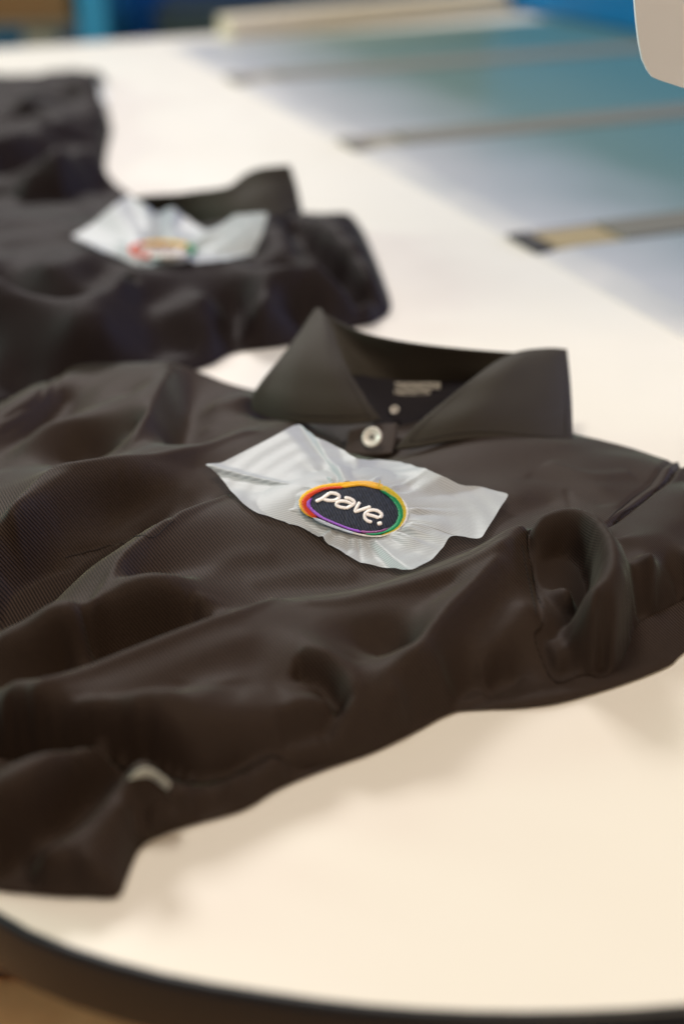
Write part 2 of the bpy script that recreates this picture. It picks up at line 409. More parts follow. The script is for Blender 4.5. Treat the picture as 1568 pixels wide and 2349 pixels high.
T_OUT = [(-100, 1600, 6), (100, 1640, 6), (300, 1640, 6), (600, 1640, 6), (900, 1600, 5), (1060, 1560, 4), (1120, 1600, 3), (1060, 1620, 3), (1010, 1640, 3), (960, 1668, 3), (860, 1717, 3), (740, 1760, 3), (640, 1802, 3), (560, 1850, 3), (440, 1885, 3), (370, 1905, 4), (325, 1925, 5), (305, 1965, 4),
         (290, 2005, 4), (268, 2046, 4), (200, 2046, 4), (140, 2050, 3), (0, 2036, 3), (-160, 2010, 3), (-220, 1800, 5)]
A_LINES = [
    # left shoulder
    [(-60, 1010, 16), (0, 985, 17), (60, 950, 18), (110, 905, 19), (150, 865, 17)],
    [(-40, 1075, 12), (40, 1010, 11), (90, 965, 12), (150, 915, 13)],
    [(60, 1020, 18), (100, 988, 22), (150, 974, 24), (240, 976, 24), (320, 990, 24)],
    [(120, 1065, 13), (190, 1035, 12), (250, 1040, 14)],
    [(240, 880, 20), (200, 930, 19)], [(300, 900, 24)],
    [(398, 842, 21), (375, 890, 28), (345, 945, 31), (312, 1000, 30), (285, 1035, 29)],
    [(432, 860, 14), (430, 920, 13), (425, 985, 14), (400, 1030, 16)],
    [(500, 930, 18), (560, 915, 17), (590, 925, 14)], [(480, 980, 17), (560, 960, 17)],
    # big ridge across the chest
    [(-140, 1380, 24), (-60, 1290, 27), (0, 1212, 31), (60, 1130, 36), (115, 1084, 39), (170, 1069, 40), (270, 1060, 38), (350, 1051, 37), (420, 1040, 35), (500, 1015, 31), (560, 992, 28), (640, 972, 22), (690, 968, 18)],
    [(40, 1215, 31), (110, 1150, 35), (200, 1115, 36), (350, 1092, 34), (450, 1070, 31)],
    [(0, 1310, 15), (60, 1260, 19), (130, 1205, 23), (250, 1165, 23), (330, 1145, 24), (430, 1120, 28)],
    [(75, 1466, 8), (25, 1420, 3), (50, 1360, 3), (110, 1312, 5), (170, 1282, 8), (280, 1238, 14), (360, 1196, 20), (440, 1160, 24)],
    # placket slope and its bright crest
    [(540, 1128, 27), (470, 1158, 30), (400, 1192, 32), (345, 1230, 33), (290, 1282, 33), (245, 1342, 31), (205, 1400, 28)],
    [(200, 1312, 20), (130, 1380, 17), (85, 1440, 17)],
    [(-60, 1510, 18), (0, 1491, 24), (60, 1476, 25), (120, 1462, 26), (168, 1448, 27), (215, 1424, 28), (253, 1400, 28), (340, 1388, 28), (421, 1386, 27), (527, 1388, 24), (600, 1380, 21)],
    [(320, 1335, 25), (450, 1300, 24), (620, 1290, 22), (800, 1325, 20)],
    # dark trough behind the long lower crest
    [(-60, 1600, 11), (0, 1578, 11), (79, 1548, 12), (180, 1508, 12), (263, 1474, 13), (350, 1448, 15), (440, 1420, 19)],
    [(-160, 1700, 28), (-60, 1650, 31), (0, 1622, 32), (79, 1586, 34), (170, 1552, 35), (263, 1517, 36), (370, 1474, 36), (474, 1433, 35), (560, 1405, 32), (648, 1376, 27)],
    [(0, 1660, 24), (120, 1650, 28), (300, 1610, 32), (450, 1560, 33), (580, 1520, 31)],
    [(560, 1440, 35), (640, 1450, 34), (700, 1478, 33), (745, 1515, 31), (785, 1560, 27), (800, 1590, 25)],
    [(640, 1560, 28), (690, 1575, 26), (740, 1600, 22)],
    # lower lip of the big lobe, then the drop under it
    [(-60, 1650, 22), (0, 1664, 22), (120, 1690, 22), (220, 1698, 22), (330, 1706, 22), (420, 1722, 21), (480, 1722, 20), (560, 1695, 21), (650, 1660, 22), (730, 1636, 22), (770, 1620, 22), (800, 1600, 24)],
    [(0, 1640, 26), (150, 1665, 27), (320, 1680, 27), (450, 1690, 26), (560, 1650, 27), (680, 1610, 26)],
    ((1.5, -5, 13), [(500, 1730, 19), (560, 1700, 20), (650, 1662, 21), (730, 1640, 20)]),
    # right of the hook: face running down to the hem
    [(830, 1580, 24), (820, 1640, 18), (760, 1690, 12)], [(880, 1560, 25), (920, 1620, 16), (880, 1680, 8)],
    [(990, 1540, 22), (1020, 1580, 14)], [(640, 1715, 14), (700, 1712, 13), (780, 1700, 12)],
    # side fold
    [(648, 1376, 27), (700, 1382, 27), (760, 1382, 27), (826, 1370, 28), (944, 1341, 31), (1063, 1294, 34), (1134, 1256, 36), (1200, 1226, 36)],
    [(620, 1348, 20), (720, 1345, 19), (826, 1338, 20), (944, 1305, 22), (1063, 1262, 25), (1130, 1225, 27)],
    [(700, 1420, 30), (790, 1420, 27), (880, 1410, 27), (960, 1390, 29), (1040, 1340, 32)],
    [(740, 1460, 29), (826, 1475, 21), (890, 1490, 18), (940, 1492, 19)],
    [(1160, 1268, 37), (1110, 1318, 36), (1060, 1372, 34), (1020, 1415, 32), (985, 1455, 30), (962, 1490, 28)],
    [(820, 1520, 25), (900, 1535, 26), (960, 1528, 26)],
    [(1180, 1320, 32), (1120, 1400, 27), (1060, 1470, 23)], [(1205, 1400, 26), (1160, 1465, 20), (1110, 1530, 14)],
    [(1170, 1500, 14), (1120, 1555, 7), (1060, 1595, 5)],
    [(1185, 1555, 4), (1150, 1590, 4), (1100, 1608, 4)],
    [(1208, 1240, 33), (1218, 1290, 29), (1228, 1340, 25), (1238, 1400, 23), (1245, 1440, 19)],
    [(1300, 1260, 26), (1300, 1330, 22), (1300, 1420, 17), (1290, 1490, 11), (1280, 1550, 5)], [(1400, 1300, 22), (1430, 1400, 12), (1440, 1480, 6), (1450, 1530, 4)], [(1540, 1300, 16), (1560, 1400, 7), (1500, 1480, 5)],
    [(1190, 1550, 6), (1150, 1590, 4)], [(1236, 1212, 29), (1285, 1200, 29), (1337, 1206, 29), (1390, 1212, 28)], [(1500, 1200, 24), (1600, 1200, 20)],
    # right shoulder
    [(880, 1052, 15), (940, 1036, 18), (1000, 1022, 22), (1080, 1008, 25), (1180, 1008, 25), (1270, 1016, 24), (1350, 1030, 22), (1440, 1050, 22), (1530, 1080, 22)],
    [(1000, 1085, 23), (1150, 1090, 25), (1280, 1100, 25), (1380, 1120, 26)], [(1480, 1110, 23), (1440, 1180, 27)], [(1560, 1140, 25)],
    [(1180, 1180, 24), (1260, 1150, 23)], [(1190, 1140, 25)],
    # placket by the collar
    [(600, 965, 8), (680, 965, 5), (760, 985, 5), (800, 1010, 8), (850, 1035, 13)], [(840, 985, 12), (890, 990, 14), (900, 1035, 14)],
]
# the patch of the chest that carries the emblem is pulled flat
LC = at(812, 1163, 0.034); LN = np.array([0.10, -0.30, 0.95]); LN /= np.linalg.norm(LN)
def on_plane(px, py, lift=0.0):
    d = ray(px, py); o = np.array([0, 0, H]); c = LC + LN*lift
    return o + d*(np.dot(c-o, LN)/np.dot(d, LN))
def zm(zx, zy): return 660.6 + zx*0.1931, 1082.65 + zy*0.1931      # pixels of the emblem close-up
OUTER = [(130,360),(150,300),(230,225),(380,160),(560,130),(730,115),(900,105),(1050,125),(1180,175),(1290,250),(1370,340),(1415,430),(1420,520),(1385,610),(1310,690),(1200,745),(1080,775),(930,768),(780,740),(620,690),(450,630),(300,560),(215,510),(150,435)]
INNER = [(250,380),(270,330),(340,265),(460,215),(640,195),(800,170),(900,168),(1030,195),(1110,235),(1210,310),(1280,400),(1305,490),(1285,570),(1230,640),(1120,690),(1000,705),(880,695),(720,660),(560,600),(420,540),(330,480),(270,425)]
ex = []
for s in (0.0, 0.35, 0.7, 1.0, 1.12):
    for p in OUTER[::2 if s else 12]:
        q = zm(788+(p[0]-788)*s, 445+(p[1]-445)*s); ex.append(on_plane(*q, -0.004))
A_GR = [
    ([(150, 1273), (215, 1255), (280, 1238), (330, 1217), (380, 1196), (430, 1172)], 0.0016, 0.0030, 0.0),
    ([(1208, 1243), (1216, 1290), (1226, 1340), (1236, 1400), (1244, 1436)], 0.0014, 0.0022, 0.0),
    # crisp crests of the long folds
    ([(10, 1212), (60, 1132), (120, 1080), (200, 1062), (380, 1044), (500, 1015), (600, 985)], 0.0034, -0.0018, 0.0),
    ([(540, 1128), (450, 1168), (345, 1228), (290, 1280), (245, 1340), (205, 1398)], 0.0034, -0.0024, 0.0),
    ([(10, 1620), (79, 1584), (170, 1550), (263, 1515), (370, 1472), (474, 1431), (560, 1403), (648, 1374)], 0.0036, -0.0022, 0.0),
    ([(10, 1490), (80, 1472), (168, 1448), (215, 1424), (253, 1400), (340, 1388), (421, 1386), (527, 1388)], 0.0036, -0.0012, 0.0),
    ([(660, 1382), (760, 1382), (826, 1370), (944, 1341), (1063, 1294), (1134, 1256), (1195, 1228)], 0.0036, -0.0020, 0.0),
    ([(1155, 1270), (1110, 1318), (1060, 1372), (1020, 1415), (985, 1455), (962, 1490)], 0.0034, -0.0020, 0.0),
    ([(395, 848), (372, 895), (345, 945), (312, 1000), (285, 1035)], 0.0034, -0.0020, 0.0),
    ([(400, 1330), (520, 1290), (640, 1270)], 0.0060, -0.0010, 0.0),
    ([(560, 1340), (700, 1315), (820, 1322)], 0.0060, -0.0009, 0.0),
    ([(130, 1625), (300, 1570), (470, 1500), (600, 1450)], 0.0060, -0.0012, 0.0),
    ([(300, 1680), (450, 1630), (600, 1560)], 0.0060, 0.0012, 0.0),
    ([(900, 1560), (1000, 1490), (1090, 1400), (1160, 1320)], 0.0060, -0.0012, 0.0),
    ([(980, 1590), (1080, 1520), (1150, 1440)], 0.0055, 0.0012, 0.0),
    ([(700, 1700), (820, 1640), (900, 1590)], 0.0050, -0.0010, 0.0),
    ([(110, 1180), (220, 1130), (380, 1100)], 0.0060, 0.0010, 0.0),
    ([(1250, 1060), (1350, 1090), (1450, 1085)], 0.0060, -0.0010, 0.0),
    ([(1385, 1213), (1430, 1182), (1489, 1138), (1530, 1104), (1580, 1060)], 0.0013, 0.0050, 0.0012),
    ([(1410, 1175), (1450, 1140), (1500, 1095), (1560, 1058)], 0.0014, 0.0012, 0.0),
    ([(1297, 1118), (1306, 1150), (1318, 1195)], 0.0018, 0.0008, 0.0),
    ([(1200, 1090), (1300, 1110), (1400, 1160)], 0.006, 0.0008, 0.0),
    ([(120, 866), (95, 900), (40, 940), (0, 966)], 0.0016, 0.0020, 0.0),
    ([(140, 862), (118, 905), (70, 946), (0, 1000)], 0.0016, 0.0018, 0.0),
    ([(420, 1560), (425, 1610), (415, 1660)], 0.006, 0.0012, 0.0),
    ([(660, 1590), (560, 1600), (520, 1560)], 0.008, 0.0015, 0.0),
    ([(672, 1525), (705, 1532), (742, 1545), (775, 1580), (792, 1608)], 0.0042, 0.0100, 0.002),
    ([(792, 1604), (760, 1628), (700, 1652), (640, 1672)], 0.0030, 0.0060, 0.0),

]
# tail folds
T_LINES = [
    [(-60, 1925, 20), (0, 1886, 23), (79, 1842, 25), (160, 1790, 24), (235, 1745, 18)],
    [(-40, 1820, 12), (40, 1805, 12), (120, 1785, 9)],
    [(-40, 1975, 14), (20, 1935, 12), (75, 1900, 16), (150, 1852, 15), (230, 1800, 12), (280, 1775, 10)],
    [(-20, 2000, 12), (80, 1990, 14), (160, 1940, 15), (230, 1880, 17), (285, 1825, 20), (325, 1785, 24)],
    [(200, 2005, 11), (260, 1950, 12), (300, 1890, 15)], [(345, 1795, 23), (385, 1815, 15), (430, 1840, 11)], [(350, 1860, 13), (400, 1880, 7)],
    [(-60, 1720, 7), (0, 1730, 7), (120, 1745, 6), (220, 1752, 6), (330, 1765, 7)], [(430, 1790, 8), (520, 1800, 7), (600, 1790, 7)], [(470, 1850, 9), (540, 1820, 9), (620, 1780, 9), (700, 1755, 8)],
    [(0, 1680, 6), (300, 1690, 6), (600, 1690, 6), (800, 1680, 6)],
]
A_G = 'black polo shirts waiting in a row on the table'
SA = empty('polo_shirt', (0, 0.8, 0)); SA.location = (0, 0, 0)
tag(SA, 'nearest black polo shirt, in focus, with a white backing sheet round its rainbow-ringed pave emblem', 'polo shirt', A_G)
T_GR = [([(323, 1815), (322, 1870), (320, 1918)], 0.0022, 0.0050, 0.0), ([(430, 1830), (500, 1828), (560, 1800), (600, 1770)], 0.003, 0.0035, 0.001),
        ([(360, 1885), (450, 1860), (540, 1828), (640, 1780), (740, 1742)], 0.0014, 0.0015, 0.0)]
DT = Drape(T_OUT, T_LINES, step=0.0016, grooves=T_GR, wr=0.0005, seed=8, crisp=0.9)
DT.build('back_panel', M['cloth'], SA)
DA = Drape(A_OUT, A_LINES, step=0.0016, grooves=A_GR, extra=np.array(ex), wr=0.0003, calm=LC, base=(DT,))
DA.build('front_panel', M['cloth'], SA)
S_OUT = [(1208, 1243, 33), (1217, 1290, 29), (1227, 1340, 25), (1238, 1400, 19), (1246, 1440, 15), (1235, 1478, 12), (1205, 1500, 9), (1180, 1518, 8), (1167, 1530, 6), (1190, 1518, 8), (1219, 1507, 9), (1245, 1530, 7), (1276, 1558, 6), (1300, 1554, 6), (1337, 1545, 6), (1385, 1546, 6),
         (1418, 1520, 7), (1442, 1467, 9), (1462, 1427, 10), (1500, 1402, 10), (1568, 1370, 10), (1660, 1335, 10), (1720, 1240, 12), (1680, 1090, 14), (1568, 1066, 22), (1530, 1100, 24), (1489, 1137, 25), (1430, 1180, 27), (1389, 1210, 30), (1340, 1200, 33), (1285, 1192, 33), (1236, 1206, 33)]
S_OUT = S_OUT[:6] + [(1222, 1498, 9)] + S_OUT[11:]
S_LINES = [
    [(1219, 1230, 38), (1236, 1206, 40), (1285, 1192, 43), (1337, 1201, 44), (1370, 1237, 44), (1389, 1294, 43), (1391, 1341, 41), (1372, 1393, 37), (1345, 1450, 31), (1328, 1500, 25)],
    [(1246, 1240, 36), (1285, 1226, 38), (1330, 1240, 37), (1360, 1285, 35), (1368, 1335, 33)],
    [(1252, 1292, 27), (1288, 1280, 26), (1322, 1298, 24), (1342, 1335, 22), (1336, 1385, 20), (1304, 1428, 17), (1272, 1428, 17), (1252, 1380, 22)],
    [(1284, 1352, 26), (1306, 1362, 27), (1312, 1390, 23)],
    [(1250, 1165, 24), (1330, 1170, 26), (1400, 1215, 30), (1425, 1290, 33)],
    [(1385, 1228, 33), (1440, 1238, 33), (1489, 1234, 32), (1568, 1200, 29), (1660, 1150, 25)],
    [(1440, 1310, 33), (1440, 1380, 29), (1415, 1450, 23), (1385, 1520, 16)], [(1500, 1300, 32), (1495, 1365, 27)], [(1600, 1285, 28), (1580, 1335, 23)],
    [(1600, 1330, 17), (1500, 1365, 18), (1440, 1410, 19)], [(1345, 1500, 14), (1385, 1500, 13)],
    [(1250, 1480, 15), (1285, 1510, 13), (1300, 1470, 17)],
]
# the bright shoulder-side crest and lower lobes of the sleeve
DS = Drape(S_OUT, S_LINES, step=0.0012, edge_r=0.0045, wr=0.0003, seed=21, crisp=0.7, base=(DA,), sp=0.006)
DS.build('sleeve', M['cloth_sleeve'], SA)

# collar of the front shirt
def collar_front():
    lf = coons(W([(724, 712, 62), (731, 709, 62.5), (738, 713, 62)]),
               W([(580, 940, 20), (610, 955, 19), (680, 970, 21), (780, 974, 23), (838, 970, 24), (872, 962, 25)]),
               W([(724, 712, 62), (690, 762, 55), (645, 822, 46), (598, 880, 35), (580, 912, 27), (580, 940, 20)]),
               W([(738, 713, 62), (762, 762, 57), (790, 838, 48), (828, 900, 37), (850, 934, 31), (872, 962, 25)]), 34, 44, 0.003)
    surf('collar_flap', lf, M['collar'], SA, 0.0022)
    bk = coons(W([(738, 716, 60), (800, 750, 58), (850, 768, 57), (940, 786, 56), (1060, 800, 54), (1180, 809, 53), (1250, 812, 51)]),
               W([(800, 862, 36), (850, 868, 30), (900, 872, 28), (960, 878, 27), (1030, 876, 28), (1100, 880, 30), (1200, 880, 36)]),
               W([(738, 716, 60), (765, 780, 50), (800, 862, 36)]), W([(1250, 812, 51), (1230, 850, 43), (1200, 880, 36)]), 50, 20, -0.002)
    surf('collar_leaf', bk, M['collar'], SA, 0.002)
    st = coons(W([(795, 852, 37), (850, 866, 31), (900, 871, 29), (960, 876, 28), (1030, 874, 29), (1110, 872, 32)]),
               W([(860, 975, 15), (880, 985, 13), (905, 985, 13), (940, 975, 13), (980, 960, 14), (1040, 940, 16)]),
               W([(795, 852, 37), (825, 915, 25), (860, 975, 15)]), W([(1110, 872, 32), (1080, 905, 25), (1040, 940, 16)]), 30, 20, 0.0)
    surf('neck_stand', st, M['navy_tape'], SA, 0.0015)
    rf = coons(W([(1182, 810, 54), (1215, 804, 54.5), (1255, 801, 54), (1298, 803, 52)]),
               W([(905, 1032, 20), (960, 1026, 22), (1040, 1012, 25), (1120, 1006, 25), (1220, 1012, 22), (1312, 1020, 17)]),
               W([(1182, 810, 54), (1135, 833, 52), (1080, 874, 47), (1015, 925, 39), (955, 975, 31), (905, 1032, 20)]),
               W([(1298, 803, 52), (1304, 860, 43), (1309, 940, 30), (1312, 1020, 17)]), 44, 40, 0.003)
    surf('collar_flap', rf, M['collar'], SA, 0.0022)
    # topstitching a few mm inside the flap edges
    for P in (lf, rf):
        nv, nu = P.shape[:2]
        q = np.vstack([P[6:nv-2, 2], P[nv-3, 3:nu-3], P[nv-2:6:-1, nu-3]])
        cord('topstitch', q + np.array([0, -0.0010, 0.0008]), 0.00022, M['seam'], SA, 5)
    # placket end under the collar
    pl = coons(W([(800, 990, 19), (850, 978, 21), (912, 972, 22)]), W([(790, 1042, 13), (850, 1046, 14), (900, 1042, 16)]),
               W([(800, 990, 19), (795, 1015, 16), (790, 1042, 13)]), W([(912, 972, 22), (908, 1010, 19), (900, 1042, 16)]), 16, 16, 0.001)
    surf('placket', pl, M['cloth'], SA, 0.002)
    # neck print, blurred lines of small characters
    pr = []; fc = []
    random.seed(5)
    U0, V0 = at(905, 885, 0.0285), at(1000, 885, 0.0285)
    ax = (V0-U0); ay = np.array([0, -0.16, -1.0]); ay /= np.linalg.norm(ay); nrm = np.array([0, -0.98, 0.16])
    for row, (x0, x1, hh) in enumerate(((0.0, 1.02, 0.0044), (-0.02, 0.78, 0.0040), (0.10, 0.55, 0.0036))):
        x = x0
        while x < x1:
            wch = random.uniform(0.05, 0.085)
            o0 = U0 + ax*x + ay*(-0.003+row*0.0052) + nrm*0.0028
            for seg in random.choice((((0,0,.3,1),(.3,0,1,.25),(.3,.75,1,1)), ((0,0,.3,1),(.7,0,1,1),(.3,.35,.7,.6)), ((.35,0,.65,1),(0,0,1,.25)), ((0,.75,1,1),(0,0,1,.25),(.35,.25,.65,.75)))):
                b = len(pr)
                for (su, sv) in ((seg[0], seg[1]), (seg[2], seg[1]), (seg[2], seg[3]), (seg[0], seg[3])):
                    pr.append(o0 + ax*wch*0.8*su + ay*hh*sv)
                fc.append((b, b+1, b+2, b+3))
            x += wch
    o = mesh('neck_print', np.array(pr), fc, M['print'], SA, False, 0.0002)
    for (px, py, z, r, nr, full) in ((853, 1003, 24, 0.0064, (-0.42, -0.68, 0.60), 1), (905, 940, 24, 0.0027, (-0.5, -0.7, 0.6), 0)):
        button(px, py, z, r, nr)
def button(px, py, z, r, nr):
    c = at(px, py, z/1000); n = Vector(nr).normalized()
    prof = [(0, -0.0008), (r*0.95, -0.0008), (r, -0.0002), (r, 0.0006), (r*0.93, 0.0011), (r*0.80, 0.0010), (r*0.70, 0.0005), (0.0, 0.0004)]
    k = 28; V = []; f = []
    for a, b in prof:
        for j in range(k): V.append((a*math.cos(j*2*math.pi/k), a*math.sin(j*2*math.pi/k), b))
    f = grid_faces(len(prof), k, True)
    o = mesh('button', V, f, M['button'], SA); o.location = c; o.rotation_euler = n.to_track_quat('Z', 'Y').to_euler()
    hv = []; hf = []
    for sx, sy in ((1, 1), (-1, 1), (-1, -1), (1, -1)):
        b = len(hv); cx, cy = sx*r*0.13, sy*r*0.13
        for zz in (0.0001, 0.0009):
            for j in range(8): hv.append((cx+r*0.115*math.cos(j*math.pi/4), cy+r*0.115*math.sin(j*math.pi/4), zz))
        hf += [tuple(range(b+8, b+16))] + [(b+j, b+(j+1) % 8, b+8+(j+1) % 8, b+8+j) for j in range(8)]
    mesh('sewing_thread', hv, hf, M['hole'], o)
collar_front()

# size tag loop at the side vent
tl = coons(W([(290, 1797, 25), (306, 1774, 31), (328, 1762, 34), (346, 1764, 34), (370, 1780, 31), (391, 1800, 27)]),
           W([(300, 1806, 22), (314, 1790, 26), (330, 1782, 28), (346, 1783, 28), (366, 1797, 25), (384, 1812, 22)]),
           W([(290, 1797, 25), (300, 1806, 22)]), W([(391, 1800, 27), (384, 1812, 22)]), 30, 6)
surf('vent_tape', tl, M['label'], SA, 0.0006)
vp = coons(W([(300, 1806, 21), (314, 1792, 25), (332, 1784, 27), (352, 1788, 26), (384, 1812, 21)]),
           W([(262, 1880, 14), (290, 1900, 11), (322, 1915, 7), (360, 1895, 8), (410, 1870, 10)]),
           W([(300, 1806, 21), (280, 1845, 18), (262, 1880, 14)]), W([(384, 1812, 21), (400, 1840, 14), (410, 1870, 10)]), 24, 24, 0.0)
for j in range(24):
    for i in range(24):
        u = (i-11.5)/11.5; vp[j, i] += np.array([0, 0, -0.004*math.exp(-(u/0.16)**2)])
surf('side_vent', vp, M['cloth'], SA, 0.001)

# seam stitch lines lying on the body
def stitch_line(D, pl, par, off=0.0002, r=0.00022):
    P = resample(catmull(np.array([D.hit(*p) for p in pl]), step=0.002), 60)
    for q in P: q[2] = D.h(q[0], q[1]) + off
    cord('seam', P, r, M['seam'], par, 5)
stitch_line(DA, [(1196, 1250), (1205, 1300), (1216, 1350), (1228, 1410)], SA)
stitch_line(DA, [(1395, 1190), (1440, 1150), (1500, 1100), (1555, 1062)], SA)
stitch_line(DA, [(150, 1280), (215, 1263), (280, 1247), (330, 1228), (400, 1195)], SA)

# ------------------------------------------------------------------ backing sheet with puckers
def backing(D, parent, inner_world, outline, center, thick=0.0004, npk=30, amp=0.0024, seed=2, plane_lift=-0.0012):
    NT = 360; NR = 60
    o3 = []
    for (px, py, lift) in outline: o3.append(D.hit(px, py, lift/1000) if lift < 50 else at(px, py, (lift-100)/1000))
    o3 = np.array(o3)
    seg = []                                        # keep corners: straight runs with slight rounding
    n = len(o3)
    for i in range(n):
        a, b = o3[i], o3[(i+1) % n]; k = max(2, int(np.linalg.norm(b-a)/0.001))
        for t in np.linspace(0, 1, k, endpoint=False): seg.append(a+(b-a)*t)
    o3 = np.array(seg)
    sm = (np.roll(o3, 3, 0)+np.roll(o3, -3, 0)+o3*2+np.roll(o3, 1, 0)+np.roll(o3, -1, 0))/6
    c = center
    ang_o = np.arctan2(sm[:, 1]-c[1], sm[:, 0]-c[0]); ang_i = np.arctan2(inner_world[:, 1]-c[1], inner_world[:, 0]-c[0])
    def byang(ang, P, th):
        o = np.argsort(ang); a = ang[o]; Q = P[o]
        a = np.r_[a[-1]-2*math.pi, a, a[0]+2*math.pi]; Q = np.vstack([Q[-1], Q, Q[0]])
        return np.stack([np.interp(th, a, Q[:, k]) for k in range(3)], 1)
    Po = resample(sm, NT, True)
    if np.sum(Po[:, 0]*np.roll(Po[:, 1], -1)-np.roll(Po[:, 0], -1)*Po[:, 1]) < 0: Po = Po[::-1]
    th = np.unwrap(np.arctan2(Po[:, 1]-c[1], Po[:, 0]-c[0])); t0 = th[0]
    lin = t0 + np.linspace(0, 2*math.pi, NT, endpoint=False)
    dv = np.maximum.accumulate(th) - lin; ker = np.hanning(19); ker /= ker.sum()
    th = lin + np.convolve(np.r_[dv[-9:], dv, dv[:9]], ker, 'valid')
    ti = (th + math.pi) % (2*math.pi) - math.pi
    Pi = byang(ang_i, inner_world, ti); th = ti
    r = np.random.default_rng(seed)
    pk = np.zeros(NT); big = np.zeros(NT)
    for _ in range(npk):
        a0 = r.uniform(-math.pi, math.pi); wd = r.uniform(0.02, 0.07); s = r.uniform(0.4, 1.0)*r.choice([-0.6, 1])
        d = np.angle(np.exp(1j*(th-a0))); pk += s*np.exp(-(d/wd)**2)
    for _ in range(9):
        a0 = r.uniform(-math.pi, math.pi); wd = r.uniform(0.10, 0.26); s = r.uniform(0.5, 1.0)*r.choice([-1, 1])
        d = np.angle(np.exp(1j*(th-a0))); big += s*np.exp(-(d/wd)**2)
    V = []
    rad = np.linalg.norm(Po-Pi, axis=1)
    for i in range(NR):
        t = (i/(NR-1))**1.4
        P = Pi + (Po-Pi)*t
        if i < 6: P[:, 2] = np.minimum(P[:, 2], Pi[:, 2]+0.002)
        dist = rad*t
        e = np.exp(-(dist/0.011))*np.clip((dist-0.0012)/0.005, 0, 1)*1.3*pk*amp*1.5 + np.exp(-((dist-0.014)/0.013)**2)*big*amp*1.5*(1-t**3)
        e = e + 0.00025*np.sin(th*7+dist*500)*t
        # sag between the emblem and the lifted rim
        e = e - 0.0015*math.sin(math.pi*t)
        P = P.copy(); P[:, 2] += e
        for k in range(NT):
            hmin = D.h(P[k, 0], P[k, 1]) + 0.0008
            if P[k, 2] < hmin and i > 0:
                P[k, 2] = hmin + max(0, e[k])*0.9
        V.append(P)
    V = np.array(V)
    for _ in range(2): V[1:-1] = (V[:-2] + 2*V[1:-1] + V[2:])/4
    me = mesh('backing_sheet', V.reshape(-1, 3), grid_faces(NR, NT, True), M['backing'], parent, True)
    return me
in_w = np.array([on_plane(*zm(788+(p[0]-788)*0.97, 445+(p[1]-445)*0.97), -0.0006) for p in catmull(np.array(OUTER, float), n=10, closed=True)])
A_BACK = [(467, 1063, 9), (506, 1064, 7), (560, 1035, 8), (620, 1004, 10), (655, 985, 13), (685, 972, 14), (725, 1003, 12), (775, 1025, 9), (820, 1054, 5), (870, 1055, 4), (920, 1060, 5),
          (975, 1076, 9), (1010, 1090, 10), (1050, 1111, 7), (1110, 1118, 5), (1167, 1133, 6), (1135, 1183, 4), (1103, 1236, 3), (1065, 1232, 4), (1032, 1228, 6),
          (1015, 1255, 5), (990, 1283, 3), (945, 1308, 2), (890, 1302, 2), (830, 1292, 2), (785, 1266, 2), (735, 1235, 2), (690, 1207, 2), (640, 1190, 2), (590, 1178, 2), (552, 1150, 3), (525, 1120, 5), (500, 1087, 7)]
BS = backing(DA, SA, in_w, A_BACK, LC)

# ------------------------------------------------------------------ embroidered emblem
EM = mesh('embroidered_emblem', [(0, 0, 0)], [], M['navy'], SA)   # replaced below by the filled ground
cz = np.array([788.0, 442.0])
def polar(poly, th):
    P = catmull(np.array(poly, float), n=14, closed=True) - cz
    a = np.arctan2(P[:, 1], P[:, 0]); r = np.hypot(P[:, 0], P[:, 1]); o = np.argsort(a); a = a[o]; r = r[o]
    a = np.r_[a[-1]-2*math.pi, a, a[0]+2*math.pi]; r = np.r_[r[-1], r, r[0]]
    return np.interp(np.angle(np.exp(1j*np.asarray(th))), a, r)
def emblem_ground():
    NT, NR = 160, 18; V = []
    th = np.linspace(-math.pi, math.pi, NT, endpoint=False); ro = polar(INNER, th)+22
    for i in range(NR):
        t = max(i/(NR-1), 0.004)
        lift = 0.0006 + 0.0007*(1-t**6)
        for k in range(NT):
            q = cz + t*ro[k]*np.array([math.cos(th[k]), math.sin(th[k])]); V.append(on_plane(*zm(*q), lift))
    me = bpy.data.meshes.new('embroidered_emblem'); me.from_pydata([tuple(v) for v in V], [], grid_faces(NR, NT, True)); me.update()
    me.materials.append(M['navy']); me.polygons.foreach_set('use_smooth', [True]*len(me.polygons)); EM.data = me
emblem_ground()
